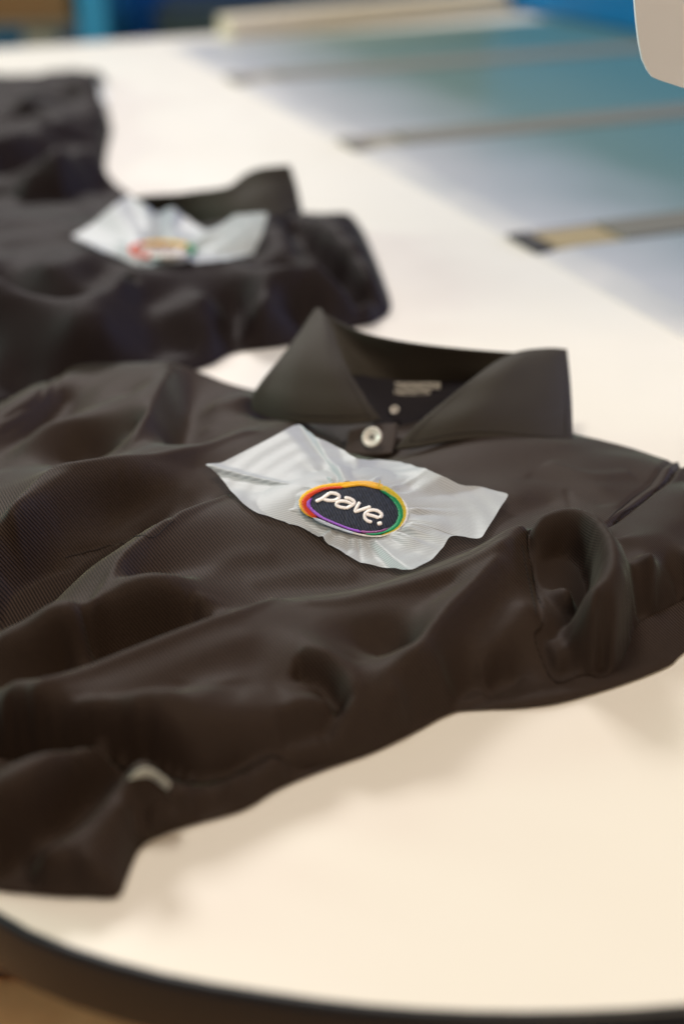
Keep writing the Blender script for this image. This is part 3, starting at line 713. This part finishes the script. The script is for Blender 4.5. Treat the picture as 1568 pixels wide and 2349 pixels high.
def band(a0, a1, s0, s1, m, lift=0.0009, seed=0, name='satin_stitch_arc'):
    """satin stitches side by side; a0..a1 degrees clockwise in the close-up, s0/s1 = (start, end) share of the ring width"""
    r = np.random.default_rng(seed)
    length = abs(a1-a0)/360*148; ns = max(6, int(length/0.62)); V = []; f = []; K = 6
    for i in range(ns):
        t = (i+0.5)/ns; a = a0 + (a1-a0)*t; da = (a1-a0)/ns
        taper = min(1.0, min(t, 1-t)*ns/5+0.35)
        sa = s0[0]+(s0[1]-s0[0])*t + r.uniform(-0.025, 0.025); sb = s1[0]+(s1[1]-s1[0])*t + r.uniform(-0.025, 0.025)
        mid = (sa+sb)/2; sa = mid+(sa-mid)*taper; sb = mid+(sb-mid)*taper
        slant = 2.0*np.sign(da)
        b = len(V)
        for j in range(K):
            u = j/(K-1); s = sa+(sb-sa)*u; prof = math.sin(math.pi*(0.08+0.84*u))**0.6
            for q in (-0.5, -0.2, 0.2, 0.5):
                aa = math.radians(a + da*q*1.04 + slant*(u-0.5))
                ri, ro = polar(INNER, aa), polar(OUTER, aa); rr = ri + (ro-ri)*s
                zz = lift + 0.0006*prof + (0.00028 if abs(q) < 0.3 else -0.0002)*prof - 0.0004
                V.append(on_plane(*zm(*(cz + rr*np.array([math.cos(aa), math.sin(aa)]))), zz))
        for j in range(K-1):
            for k in range(3): f.append((b+j*4+k, b+j*4+k+1, b+(j+1)*4+k+1, b+(j+1)*4+k))
    return mesh(name, np.array(V), f, M[m], EM)
band(20, 168, (0.72, 0.45), (1.0, 1.02), 'white', 0.0007, 1)
band(92, 168, (0.55, 0.52), (1.04, 1.03), 'skyblue', 0.0011, 2)
band(22, -12, (0.74, 0.84), (1.02, 1.04), 'white', 0.0009, 3)
band(168, 322, (0.62, 0.0), (1.03, 1.0), 'orange', 0.0007, 4)
band(168, 243, (0.30, -0.02), (0.98, 0.36), 'red', 0.0010, 5)
band(240, 322, (0.05, -0.05), (0.6, 0.6), 'orange', 0.0010, 12)
band(194, 74, (-0.10, 0.0), (0.26, 0.50), 'purple', 0.0012, 6)
band(74, 28, (0.0, -0.1), (0.50, 0.12), 'magenta', 0.0010, 7)
band(-42, 44, (0.10, 0.62), (1.0, 0.82), 'yellow', 0.0008, 8)
band(-36, 66, (-0.05, 0.35), (0.30, 0.66), 'green', 0.0011, 9)
band(-22, 36, (-0.05, 0.10), (0.50, 0.60), 'green', 0.00115, 10)
def letter(strokes, wd=21):
    """strokes in close-up pixels; each is a run of satin stitches, raised and rounded"""
    V = []; f = []; r = np.random.default_rng(len(strokes)*7)
    for st in strokes:
        P = catmull(np.array(st, float), step=6); P = resample(P, max(10, int(len(P))))
        T = np.gradient(P, axis=0); T /= np.linalg.norm(T, axis=1)[:, None]+1e-9; Nn = np.stack([-T[:, 1], T[:, 0]], 1)
        b = len(V); K = 7
        for i in range(len(P)):
            e = min(i, len(P)-1-i); ww = wd*min(1, 0.62+e*0.2)
            rg = 1 + 0.05*(i % 2) + r.uniform(-0.06, 0.06)
            for j in range(K):
                u = -1+2*j/(K-1); q = P[i]+Nn[i]*u*ww*rg
                V.append(on_plane(*zm(*q), 0.0013 + 0.0004*math.sqrt(max(0, 1-u**4*0.98)) + 0.0001*(i % 2) - 0.0002*abs(u)))
        f += [(b+q[0], b+q[1], b+q[2], b+q[3]) for q in grid_faces(len(P), K)]
    o = mesh('letter', np.array(V), f, M['cream'], EM); return o
letter([[(328, 350), (395, 322), (440, 290), (492, 252)], [(485, 250), (545, 254), (592, 272), (604, 300), (580, 326), (525, 340), (460, 336), (415, 318)]])
letter([[(668, 306), (725, 314), (775, 342), (782, 372), (745, 402), (688, 434)], [(755, 378), (690, 352), (628, 346), (580, 362), (574, 392), (612, 416), (690, 430)]])
letter([[(852, 358), (815, 415), (788, 474)], [(784, 476), (860, 452), (920, 432), (980, 412)]])
letter([[(930, 502), (1000, 520), (1080, 545)], [(1085, 545), (1110, 512), (1082, 474), (1020, 452), (955, 462), (912, 500), (912, 548), (950, 584), (995, 594)]])
letter([[(1058, 618), (1085, 612), (1112, 606)]], 23)
P0 = on_plane(*zm(1072, 175), 0.0016); P1 = on_plane(*zm(1085, 98), 0.004)
cord('thread_tail', resample(np.array([P0, (P0+P1)/2+np.array([0.0006, 0, 0.001]), P1]), 6), 0.0003, M['yellow'], EM, 5)
# puckering stitches of dark bobbin thread round the emblem
for a in range(0, 360, 14):
    aa = R(a + random.uniform(-4, 4)); s = random.uniform(1.06, 1.14); r0 = polar(OUTER, aa)*1.0
    q = cz + r0*np.array([math.cos(aa), math.sin(aa)]); q2 = cz + r0*s*np.array([math.cos(aa+0.02), math.sin(aa+0.02)])

# ------------------------------------------------------------------ second shirt
B_OUT = [(-90, 430, 8), (60, 425, 8), (180, 430, 8), (310, 455, 8), (400, 470, 8), (520, 470, 8), (620, 480, 10), (700, 486, 16), (760, 482, 20), (815, 488, 20), (845, 525, 18), (868, 580, 14), (884, 630, 10),
         (896, 680, 6), (890, 715, 3), (860, 738, 2), (848, 743, 2), (800, 752, 2), (740, 772, 2), (650, 792, 2), (541, 806, 2), (475, 838, 2), (380, 860, 2), (200, 885, 2), (60, 902, 2), (-90, 915, 2), (-160, 650, 6)]
B_LINES = [
    [(-60, 700, 32), (0, 700, 34), (100, 716, 35), (190, 712, 36), (245, 692, 37), (285, 655, 38), (330, 625, 39), (400, 608, 39), (491, 610, 39), (580, 630, 38), (660, 650, 35), (700, 655, 32)],
    [(-60, 660, 22), (0, 655, 22), (100, 665, 22), (180, 655, 24), (230, 625, 25)],
    [(-40, 610, 30), (40, 612, 30), (110, 625, 32), (170, 612, 32), (215, 580, 32)],
    [(0, 560, 24), (80, 570, 23), (140, 560, 24)], [(0, 500, 28), (80, 505, 29), (150, 520, 28)],
    [(-60, 752, 13), (0, 758, 13), (110, 770, 12), (200, 768, 12), (252, 742, 16), (285, 705, 22)],
    [(-60, 795, 20), (0, 800, 22), (100, 806, 23), (200, 804, 24), (265, 780, 27), (305, 735, 31), (320, 690, 34)],
    [(0, 850, 12), (150, 850, 12), (280, 835, 12)], [(400, 660, 36), (420, 720, 28), (430, 780, 14)], [(350, 800, 14)],
    [(535, 665, 30), (545, 690, 24), (542, 740, 15), (530, 775, 9)], [(600, 660, 34), (610, 710, 26), (600, 760, 14)], [(660, 700, 22), (700, 720, 14), (690, 760, 8)],
    [(480, 700, 30), (480, 760, 18)],
    [(170, 548, 24), (300, 600, 26), (470, 602, 29), (580, 590, 31)], [(300, 520, 22), (400, 540, 24), (500, 540, 27)], [(390, 490, 14), (500, 500, 14)],
    [(625, 500, 32), (645, 530, 36), (676, 583, 36), (710, 622, 33), (750, 655, 28), (800, 694, 19)],
    [(672, 525, 24), (715, 575, 19), (760, 625, 15), (810, 675, 10), (840, 700, 7)],
    [(700, 505, 30), (740, 550, 29), (790, 605, 25), (845, 665, 16)], [(800, 520, 30), (845, 590, 24)],
    [(700, 670, 16), (760, 700, 10), (820, 722, 9), (860, 715, 9)],
]
SB = empty('polo_shirt')
tag(SB, 'second black polo shirt behind the nearest one, blurred, with crumpled white backing', 'polo shirt', A_G)
DB = Drape(B_OUT, B_LINES, step=0.0030, edge_r=0.012, c=0.006, wr=0.0008, seed=5, sp=0.014, csig=0.02, crisp=0.9)
DB.build('body', M['cloth_back'], SB)
cb = coons(W([(300, 452, 34), (345, 448, 38), (430, 442, 42), (520, 430, 48), (560, 402, 56), (600, 386, 62), (665, 379, 64)]),
           W([(300, 500, 16), (345, 500, 14), (430, 505, 16), (520, 520, 20), (580, 515, 26), (640, 500, 30), (692, 486, 30)]),
           W([(300, 452, 34), (300, 500, 16)]), W([(665, 379, 64), (678, 420, 50), (692, 486, 30)]), 50, 20, 0.004)
surf('collar_flap', cb, M['collar'], SB, 0.003)
cB = DB.hit(375, 575, 0.003)
emb = []
for k in range(40):
    a = k*2*math.pi/40; q = DB.hit(372+72*math.cos(a), 580+17*math.sin(a), 0.0045); emb.append(q)
emb = np.array(emb)
B_BACK = [(165, 542, 6), (215, 512, 10), (262, 470, 18), (296, 448, 24), (330, 468, 20), (360, 492, 10), (395, 474, 24), (420, 495, 14), (470, 530, 10), (500, 520, 14), (540, 492, 22), (615, 488, 16),
          (600, 540, 8), (580, 582, 4), (520, 596, 3), (460, 603, 2), (370, 604, 2), (300, 602, 2), (235, 575, 3)]
backing(DB, SB, emb, B_BACK, emb.mean(0), npk=14, amp=0.005, seed=9)
def flat_fan(name, pts, m, parent, dz=0.001):
    c = pts.mean(0); V = [c+np.array([0, 0, dz])] + [p for p in pts]; n = len(pts)
    return mesh(name, np.array(V), [(0, 1+k, 1+(k+1) % n) for k in range(n)], m, parent)
EB = flat_fan('embroidered_emblem', emb + np.array([0, 0, 0.001]), thread_mat('thread_dusty', (0.30, 0.22, 0.20)), SB, 0.0015)
def arc(a0, a1, m):
    P = np.array([emb[int(k) % 40] + np.array([0, 0, 0.0025]) for k in np.linspace(a0, a1, 14)])
    cord('satin_stitch_arc', P, 0.0020, m, EB, 8)
arc(12, 26, M['red']); arc(26, 36, M['orange']); arc(-4, 4, M['green']); arc(4, 12, M['white'])
for k, x in enumerate((335, 358, 382, 405)):
    P = np.array([DB.hit(x-6, 586, 0.0075), DB.hit(x, 578, 0.0085), DB.hit(x+6, 572, 0.0075), DB.hit(x+8, 580, 0.0075)])
    cord('letter', resample(P, 8), 0.0016, M['cream'], EB, 6)

# ------------------------------------------------------------------ third shirt, bundled
C_OUT = [(-90, 175, 10), (0, 164, 14), (50, 158, 16), (75, 166, 14), (130, 161, 16), (200, 157, 18), (240, 158, 18), (238, 195, 16), (246, 235, 16), (254, 262, 18), (246, 300, 18), (240, 345, 16), (246, 385, 10),
         (262, 410, 8), (290, 425, 8), (303, 445, 5), (280, 465, 3), (180, 480, 3), (60, 485, 3), (-90, 490, 3), (-150, 330, 8)]
C_LINES = [[(-60, 350, 36), (20, 335, 38), (90, 300, 40), (150, 280, 36), (220, 270, 30)], [(-60, 300, 22), (40, 290, 22), (120, 255, 22)], [(0, 230, 34), (40, 215, 34), (80, 235, 36), (70, 275, 32)],
           [(130, 200, 20), (190, 190, 34), (225, 185, 28)], [(160, 230, 16), (220, 230, 24)], [(0, 385, 20), (100, 370, 20), (200, 330, 18)], [(-20, 425, 34), (60, 420, 36), (140, 395, 36), (210, 360, 30)],
           [(60, 455, 14), (160, 440, 16), (230, 400, 16)], [(180, 465, 20), (230, 440, 26), (275, 428, 24)], [(100, 180, 20), (60, 190, 14)]]
SC = empty('polo_shirt')
tag(SC, 'bunched up dark shirt at the upper left, farthest of the three, strongly blurred', 'polo shirt', A_G)
DC = Drape(C_OUT, C_LINES, step=0.0045, edge_r=0.016, c=0.007, wr=0.0015, seed=11, sp=0.02)
DC.build('body', M['cloth_back'], SC)
wb = coons(W([(226, 182, 30), (243, 190, 28)]), W([(222, 232, 10), (246, 238, 10)]), W([(226, 182, 30), (220, 205, 20), (222, 232, 10)]), W([(243, 190, 28), (246, 212, 18), (246, 238, 10)]), 8, 12)
surf('backing_sheet', wb, M['backing'], SC, 0.0008)

# ------------------------------------------------------------------ boards on the right
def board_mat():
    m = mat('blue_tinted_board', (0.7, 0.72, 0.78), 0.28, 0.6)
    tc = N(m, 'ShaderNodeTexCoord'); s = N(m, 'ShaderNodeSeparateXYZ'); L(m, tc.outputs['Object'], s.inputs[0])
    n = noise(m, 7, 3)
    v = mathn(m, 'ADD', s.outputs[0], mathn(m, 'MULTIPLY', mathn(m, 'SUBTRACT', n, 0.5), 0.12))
    L(m, ramp(m, v, [(0.0, (0.68, 0.67, 0.66)), (0.04, (0.50, 0.52, 0.54)), (0.13, (0.34, 0.39, 0.405)), (0.26, (0.15, 0.235, 0.21)), (0.55, (0.085, 0.19, 0.185))]), bsdf(m).inputs['Base Color'])  # teal reflection painted into the base colour, deepening away from the left end
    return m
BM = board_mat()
side_m = mat('board_edge_grey', (0.16, 0.155, 0.125), 0.6)
g3, g2, g1 = at(1195, 566)[:2], at(800, 340)[:2], at(530, 188)[:2]
rot = math.atan2(TU[1], TU[0])
vd = (g1-g3)/np.linalg.norm(g1-g3); pitch = float(np.linalg.norm(g1-g3))/2
ud = np.array([vd[1], -vd[0]]); rot = math.atan2(ud[1], ud[0])
G = 'blue-tinted boards laid side by side'
labs = ['nearest blue-tinted board, cut by the right edge, in front of the widest dark gap', 'blue-tinted board between the widest dark gap and the thinner middle gap', 'blue-tinted board between the thinner middle gap and the faint far gap', 'farthest blue-tinted board, beside the beige wooden strip']
gap = 0.058
for k in range(4):
    base = g3 + vd*pitch*(k-1)
    d = pitch - gap
    if k == 3: d = 0.27
    o = empty('display_board', (base[0], base[1], 0)); o.rotation_euler = (0, 0, rot)
    tag(o, labs[k], 'board', G)
    y0 = gap*0.5
    LN_, TH = 1.5, 0.0045
    # the board: a thin slab with a chamfered rim
    def slab(name, x0, x1, y0, y1, z0, z1, m, ch=0.002):
        lo = (z0+0.0006) if name == 'panel' else z1-ch; cl = 0.035 if name == 'panel' else ch
        V = [(x0, y0, z0), (x1, y0, z0), (x1, y1, z0), (x0, y1, z0), (x0, y0, lo), (x1, y0, z1-ch), (x1, y1, z1-ch), (x0, y1, lo),
             (x0+cl, y0+ch, z1), (x1-ch, y0+ch, z1), (x1-ch, y1-ch, z1), (x0+cl, y1-ch, z1)]
        F = [(0, 3, 2, 1)] + [(a, (a+1) % 4, 4+(a+1) % 4, 4+a) for a in range(4)] + [(4+a, 4+(a+1) % 4, 8+(a+1) % 4, 8+a) for a in range(4)] + [(8, 9, 10, 11)]
        return mesh(name, V, F, m, o, False)
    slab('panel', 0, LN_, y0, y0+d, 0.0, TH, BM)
    if k > 0:   # grey rail lying in the gap in front of the board, with a dark end and a tan insert
        slab('rail', 0.095 if k == 1 else 0.07, LN_, y0-gap+0.002, y0-0.001, 0.0005, 0.006, side_m, 0.001)
        slab('rail_end', 0.0, 0.020, y0-gap+0.003, y0-0.002, 0.0005, 0.005, mat('dark_rubber', (0.03, 0.028, 0.028) if k == 1 else (0.16, 0.15, 0.13), 0.6), 0.001)
        slab('wood_insert', 0.025, 0.092 if k == 1 else 0.067, y0-gap+0.003, y0-0.004, 0.0005, 0.0035, mat('tan_wood', (0.34, 0.27, 0.14) if k == 1 else (0.25, 0.23, 0.17), 0.6), 0.001)
# beige wooden strip at the far edge
a, b = at(515, 86), at(1150, 24)
dd = b-a; dl = float(np.hypot(dd[0], dd[1]))
st = box('wooden_strip', ((a[0]+b[0])/2, (a[1]+b[1])/2, 0.016), (dl, 0.05, 0.03), mat('beige_wood', (0.74, 0.66, 0.50), 0.5), None, math.atan2(dd[1], dd[0]))
tag(st, 'beige wooden strip lying along the far edge of the table behind the boards', 'wooden strip')

# ------------------------------------------------------------------ background
blue = mat('blue_plastic', (0.0, 0.10, 0.36), 0.35, 0.5); bluel = mat('blue_metal_light', (0.05, 0.38, 0.66), 0.4)
def farpt(px, py, y):                              # the place at distance y seen at a pixel
    d = ray(px, py); t = y/d[1]; return np.array([d[0]*t, y, H+d[2]*t])
def crate(name, x0, x1, y, ztop, depth, m, zbot, lab, cat, rim=0.02):
    e = empty(name, ((x0+x1)/2, y+depth/2, zbot)); tag(e, lab, cat)
    wx = x1-x0; zc = (ztop+zbot)/2; hz = ztop-zbot; t = 0.012
    cx, cy = (x0+x1)/2, y+depth/2
    box('front_panel', (cx, y+t/2, zc), (wx, t, hz), m, e); box('rear_panel', (cx, y+depth-t/2, zc), (wx, t, hz), m, e)
    box('side_panel', (x0+t/2, cy, zc), (t, depth-2*t-0.001, hz), m, e); box('side_panel', (x1-t/2, cy, zc), (t, depth-2*t-0.001, hz), m, e)
    box('bottom_panel', (cx, cy, zbot+t/2+0.001), (wx-2*t-0.002, depth-2*t-0.002, t), m, e)
    for yy in (y-0.008, y+depth+0.008):
        box('rim', (cx, yy, ztop-rim/2), (wx+0.03, 0.014, rim), m, e)
    return e
x = lambda px, y: farpt(px, 60, y)[0]
crate('storage_bin', x(248, 3.3), x(600, 3.3), 3.3, 0.75, 0.4, blue, -0.74, 'deep blue storage bin behind the far edge, left of the beige strip', 'storage bin')
def blue_bin():
    a, b = at(1125, 6, 0.008), at(1660, 108, 0.008); d = b-a; ln = float(np.hypot(d[0], d[1])); ang = math.atan2(d[1], d[0])
    nrm = np.array([-math.sin(ang), math.cos(ang), 0]); m = mat('bright_blue_plastic', (0.0, 0.17, 0.42), 0.35)
    e = empty('storage_bin', (a+b)/2 + nrm*0.1); e.rotation_euler = (0, 0, ang)
    tag(e, 'bright blue bin standing on the far boards, left of the white machine head', 'storage bin')
    h = 0.26
    for nm, c, sz in (('front_panel', (0, -0.10, h/2), (ln, 0.008, h)), ('rear_panel', (0, 0.10, h/2), (ln, 0.008, h)), ('side_panel', (-ln/2+0.004, 0, h/2), (0.008, 0.19, h-0.002)),
                      ('side_panel', (ln/2-0.004, 0, h/2), (0.008, 0.19, h-0.002)), ('bottom_panel', (0, 0, 0.006), (ln-0.018, 0.19, 0.006)), ('rim', (0, -0.108, h-0.01), (ln+0.02, 0.008, 0.02)), ('rim', (0, 0.108, h-0.01), (ln+0.02, 0.008, 0.02))):
        o = box(nm, c, sz, m, None, 0, 0.002); o.parent = e
blue_bin()
crate('storage_bin', x(-100, 3.35), x(60, 3.35), 3.35, -0.10, 0.4, mat('teal_blue_plastic', (0.03, 0.17, 0.30), 0.4), -0.74, 'dull blue bin at the far left under the brown carton', 'storage bin')
pst = empty('metal_locker', (x(215, 3.2), 3.25, -0.74)); tag(pst, 'light blue metal upright between the brown carton and the deep blue bin', 'locker')
box('cabinet', (x(213, 2.9), 3.06, 0.1), (x(246, 2.9)-x(180, 2.9), 0.3, 1.68), bluel, pst); box('handle', (x(213, 2.9), 2.9, 0.3), (0.012, 0.018, 0.14), mat('steel', (0.5, 0.5, 0.5), 0.3), pst)
brown = mat('brown_carton', (0.30, 0.15, 0.055), 0.7)
bt = empty('trestle_stand', (x(82, 3.0), 3.0, -0.74)); tag(bt, 'pale upright stand under the brown carton at the far left', 'stand')
box('post', (x(75, 3.0), 3.1, -0.410), (0.07, 0.06, 0.658), mat('beige_paint', (0.50, 0.46, 0.36), 0.6), bt); box('shelf', (x(45, 3.0), 3.12, -0.075), (0.21, 0.2, 0.012), mat('beige_paint_shelf', (0.30, 0.24, 0.16), 0.6), bt)
cb_ = empty('cardboard_box', (x(45, 3.0), 3.12, -0.0685)); tag(cb_, 'small brown cardboard box in the blurred upper left corner', 'cardboard box')
box('carton', (x(45, 3.0), 3.12, 0.0225), (0.20, 0.2, 0.18), brown, cb_); box('tape', (x(45, 3.0), 3.12, 0.1135), (0.05, 0.2, 0.001), mat('tape', (0.4, 0.25, 0.1), 0.3), cb_, 0, 0)
# dark grey low cabinet in the middle, and the wall behind everything
dk = empty('grey_cabinet', (x(520, 3.1), 3.1, -0.74)); tag(dk, 'dark grey low cabinet beyond the table, in front of the deep blue bin', 'cabinet')
dm = mat('dark_grey_metal', (0.045, 0.075, 0.085), 0.5)
box('cabinet_body', (x(500, 3.1), 3.12, -0.40), (x(650, 3.1)-x(400, 3.1), 0.25, 0.68), dm, dk); box('cabinet_lid', (x(500, 3.1), 3.12, -0.053), (x(655, 3.1)-x(395, 3.1), 0.27, 0.012), dm, dk)
wm = mat('wall_blue_grey', (0.16, 0.24, 0.30), 0.8); L(wm, ramp(wm, noise(wm, 2, 4), [(0.3, (0.14, 0.21, 0.27)), (0.7, (0.19, 0.27, 0.33))]), bsdf(wm).inputs['Base Color'])
o = mesh('wall', [(-6, 5.2, -0.74), (6, 5.2, -0.74), (6, 5.2, 2.6), (-6, 5.2, 2.6), (-6, 5.35, -0.74), (6, 5.35, -0.74), (6, 5.35, 2.6), (-6, 5.35, 2.6)], [(0, 1, 2, 3), (3, 2, 6, 7), (5, 4, 7, 6)], wm, None, False); o['kind'] = 'structure'

# ------------------------------------------------------------------ white machine head, upper right
def machine():
    e = empty('embroidery_machine', (0.95, 1.05, 0)); tag(e, 'white embroidery machine head hanging into the upper right corner', 'embroidery machine')
    m = mat('white_housing', (0.90, 0.95, 0.98), 0.35, 0.5)
    Y = 0.80
    sil = [(1452, -60), (1454, 0), (1458, 50), (1464, 100), (1472, 138), (1483, 162), (1494, 177), (1510, 184), (1568, 203), (1700, 246), (2400, 250), (3400, 240), (3400, -400), (1500, -400), (1450, -200)]
    P = np.array([farpt(px, py, Y) for px, py in sil])
    P = np.vstack([P[:12], P[12:]])
    # extrude the side profile back in depth, rounded rim
    n = len(P); c = P.mean(0); V = []
    steps = [(0.0, 0.992), (0.0006, 0.996), (0.002, 0.999), (0.004, 1.0), (0.15, 1.0), (0.158, 0.985), (0.162, 0.95)]
    for dy, s in steps:
        for p in P:
            q = c+(p-c)*(1-(1-s)*0.35); V.append((q[0]+max(0, dy-0.012)*0.35, Y+dy, q[2]+max(0, dy-0.012)*0.28))
    F = grid_faces(len(steps), n, True) + [tuple(range(n))[::-1], tuple(range(len(steps)*n-n, len(steps)*n))]
    o = mesh('head_housing', V, F, m, None, True); put(o, e)
    for p_ in o.data.polygons[-2:]: p_.use_smooth = False
    xs = P[:, 0].max()
    box('column', (xs+0.12, Y+0.08, 0.30), (0.25, 0.20, 0.596), m, e, 0, 0.02)
    box('base', (xs+0.10, Y+0.08, 0.001+0.02), (0.34, 0.30, 0.038), m, e, 0, 0.008)
    return e
machine()

# ------------------------------------------------------------------ cardboard box under the front edge
def front_box():
    z = -0.10
    a = at(-400, 2235, z); 
    e = empty('cardboard_box', (-0.18, 0.24, -0.74)); tag(e, 'brown cardboard carton below the black table edge at the bottom left', 'cardboard box')
    m = mat('cardboard', (0.30, 0.15, 0.065), 0.75, 0.2); L(m, ramp(m, noise(m, 16, 5), [(0.3, (0.48, 0.26, 0.12)), (0.75, (0.72, 0.43, 0.22))]), bsdf(m).inputs['Base Color'])
    p = at(0, 2222, z); yf = p[1]
    w_, d_, h_ = 0.56, 0.30, 0.64
    cx = -0.16; cy = yf - d_/2
    box('carton_body', (cx, cy, z-h_/2), (w_, d_, h_-0.004), m, e, 0, 0.004)
    # double-wall corrugated rim standing along the far side
    lm = mat('cardboard_liner', (0.55, 0.40, 0.24), 0.8)
    V = []; F = []
    xs = np.linspace(cx-w_/2, cx+w_/2, 260)
    for i, xx in enumerate(xs):
        yy = yf+0.004+0.0022*math.sin(i*1.3)
        V += [(xx, yy-0.0006, z-0.05), (xx, yy+0.0006, z-0.05), (xx, yy+0.0006, z+0.003), (xx, yy-0.0006, z+0.003)]
        if i:
            b = (i-1)*4; F += [(b+k, b+(k+1) % 4, b+4+(k+1) % 4, b+4+k) for k in range(4)]
    o = mesh('corrugation', V, F, brown, None, False); put(o, e)
    for dy in (0.0085, 0.0005):
        box('liner', (cx, yf+dy, z-0.0235), (w_, 0.0012, 0.054), lm, e, 0, 0)
front_box()
